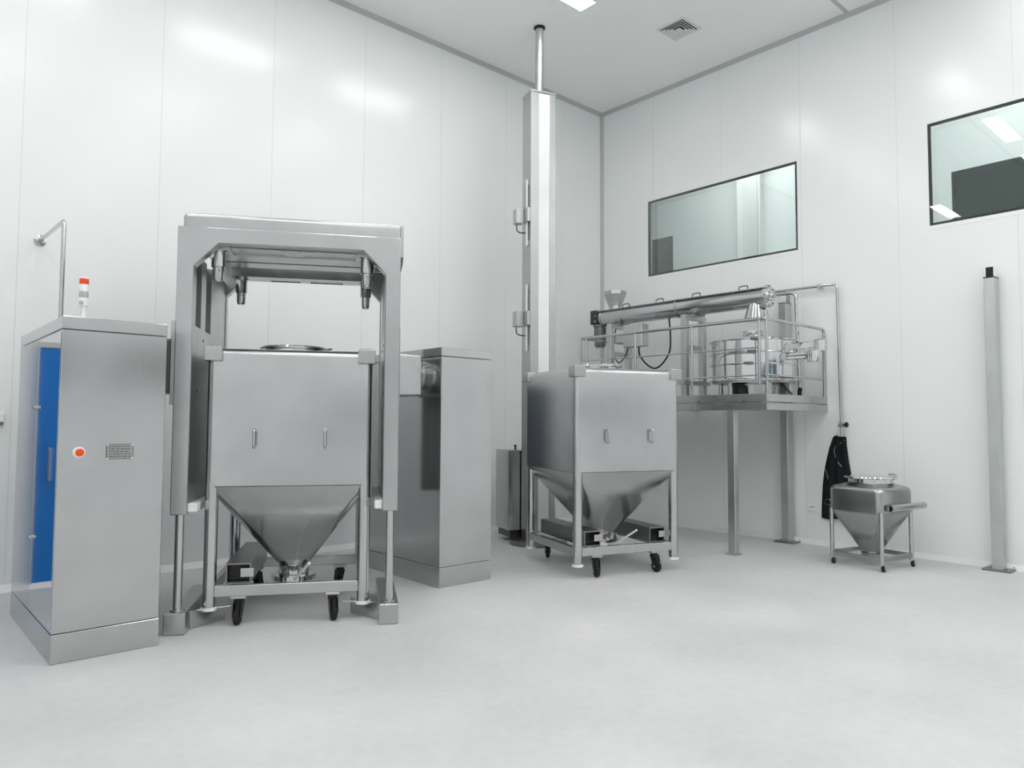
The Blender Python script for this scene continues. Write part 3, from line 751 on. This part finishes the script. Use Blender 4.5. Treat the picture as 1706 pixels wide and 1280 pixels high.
for pts in ([(3.862, 1.30), (3.90, 1.265), (3.965, 1.225), (3.985, 1.17), (3.965, 1.10), (3.925, 1.03), (3.895, .98)], [(4.11, .945), (4.085, .90), (4.06, .82)]):
    MB().tube([(cx_(y, z), y, z) for y, z in pts], .004, 6).build('piping', 'piping', body, True)
MB().tube([(XW - .006, 3.885, 1.36), (XW - .04, 3.885, 1.345), (XW - .06, 3.885, 1.37)], .006, 8, bend=.01).build('hanging_loop', 'tube', ct, True)

def socket(y, z, label):
    t = thing('wall_socket', label, 'wall socket', (XW, y, z))
    MB().box(-.016, 0, -.046, .046, -.043, .043, .004).build('plate', 'nylon', t)
    MB().box(-.0175, -.015, -.026, .026, .004, .022, .001).build('insert', 'greylens', t)
socket(4.285, .445, 'white wall socket on the right wall left of the black coat')
socket(6.66, .545, 'white wall socket seen below the cone of the free standing large bin')

# ------------------------------------------------------------------ small bin
sb = thing('small_bin', 'small round lidded hopper bin with fork tubes by the right wall', 'hopper bin', (8.086, 3.2455, 0), -9.14)
rings = [rsq(.296, .075, .574), rsq(.302, .075, .582), rsq(.302, .075, .79)]
for k in range(1, 7):
    a = PI / 2 * k / 6; rings.append(rsq(.302 - .06 * (1 - math.cos(a)), .08, .79 + .06 * math.sin(a)))
rings += [rsq(.22, .15, .868), rsq(.19, .18, .885)]
MB().loft(rings).build('body', 'smallbin', sb)
rings = []
for k in range(13):
    f = k / 12; rings.append(rsq(.298 + (.082 - .298) * f, .075 + (.0815 - .075) * f, .574 + (.13 - .574) * f))
MB().loft(rings[::-1]).build('hopper_cone', 'smallbin', sb)
MB().lathe([(.084, .135), (.10, .13), (.10, .095), (.08, .09)], seg=28).build('outlet_flange', 'smallbin', sb)
MB().lathe([(.225, .875), (.225, .915), (.25, .918), (.256, .928), (.25, .942), (.18, .948), (0, .955)], (0.02, 0, 0), seg=44).build('lid', 'mirror', sb)
cr = MB().torus((.02, 0, .93), .255, .010, 44, 8).build('clamp_ring', 'mirror', sb)
MB().tube([(.16, -.20, .945), (.20, -.16, .965), (.26, -.06, .955)], .007, bend=.03).build('clamp_lever', 'tube', cr)
bf = MB()
for s in (-1, 1):
    a, b_ = sorted((s * .292, s * .258)); bf.box(-.275, .275, a, b_, .095, .14, .003); bf.box(a, b_, -.275, .275, .095, .14, .003)
bf.build('base_frame', 'smallbin', sb)
for sx in (-1, 1):
    for sy in (-1, 1):
        MB().cyl((sx * .276, sy * .276, .085), (sx * .276, sy * .276, .60), .021, seg=20).build('leg', 'tube', sb)
        k = MB().lathe([(.024, .086), (.024, .074), (.012, .072), (.012, .06)], (sx * .276, sy * .276, 0), seg=16).build('caster', 'tube', sb)
        x, y = sx * .276 + .012, sy * .276 - .01
        f = MB()
        for o in (-1, 1): f.box(x - .012, x + .014, y + o * .017 - .002, y + o * .017 + .002, .022, .064)
        f.box(x - .016, x + .014, y - .018, y + .018, .060, .066); f.build('fork', 'tube', k)
        MB().lathe([(.008, -.012), (.030, -.012), (.034, -.007), (.034, .007), (.030, .012), (.008, .012)], (x, y, .0345), (0, 1, 0), 22).build('wheel', 'rubber', k)
for s in (-1, 1):
    tb = MB().lathe([(.036, -.235), (.036, .41), (.030, .41), (.030, -.235)], (0, s * .345, .643), (1, 0, 0), 28, closed=True).build('fork_tube', 'tube', sb)
    MB().cyl((-.19, s * .345, .643), (.39, s * .345, .643), .0295, seg=20).build('tube_dark_fill', 'black', tb)  # black plug imitates the dark inside of the hollow tube
    a, b_ = sorted((s * .30, s * .33)); m_ = MB(); m_.box(-.22, -.16, a, b_, .61, .675, .003); m_.box(.16, .22, a, b_, .61, .675, .003); m_.build('tube_bracket', 'smallbin', tb)
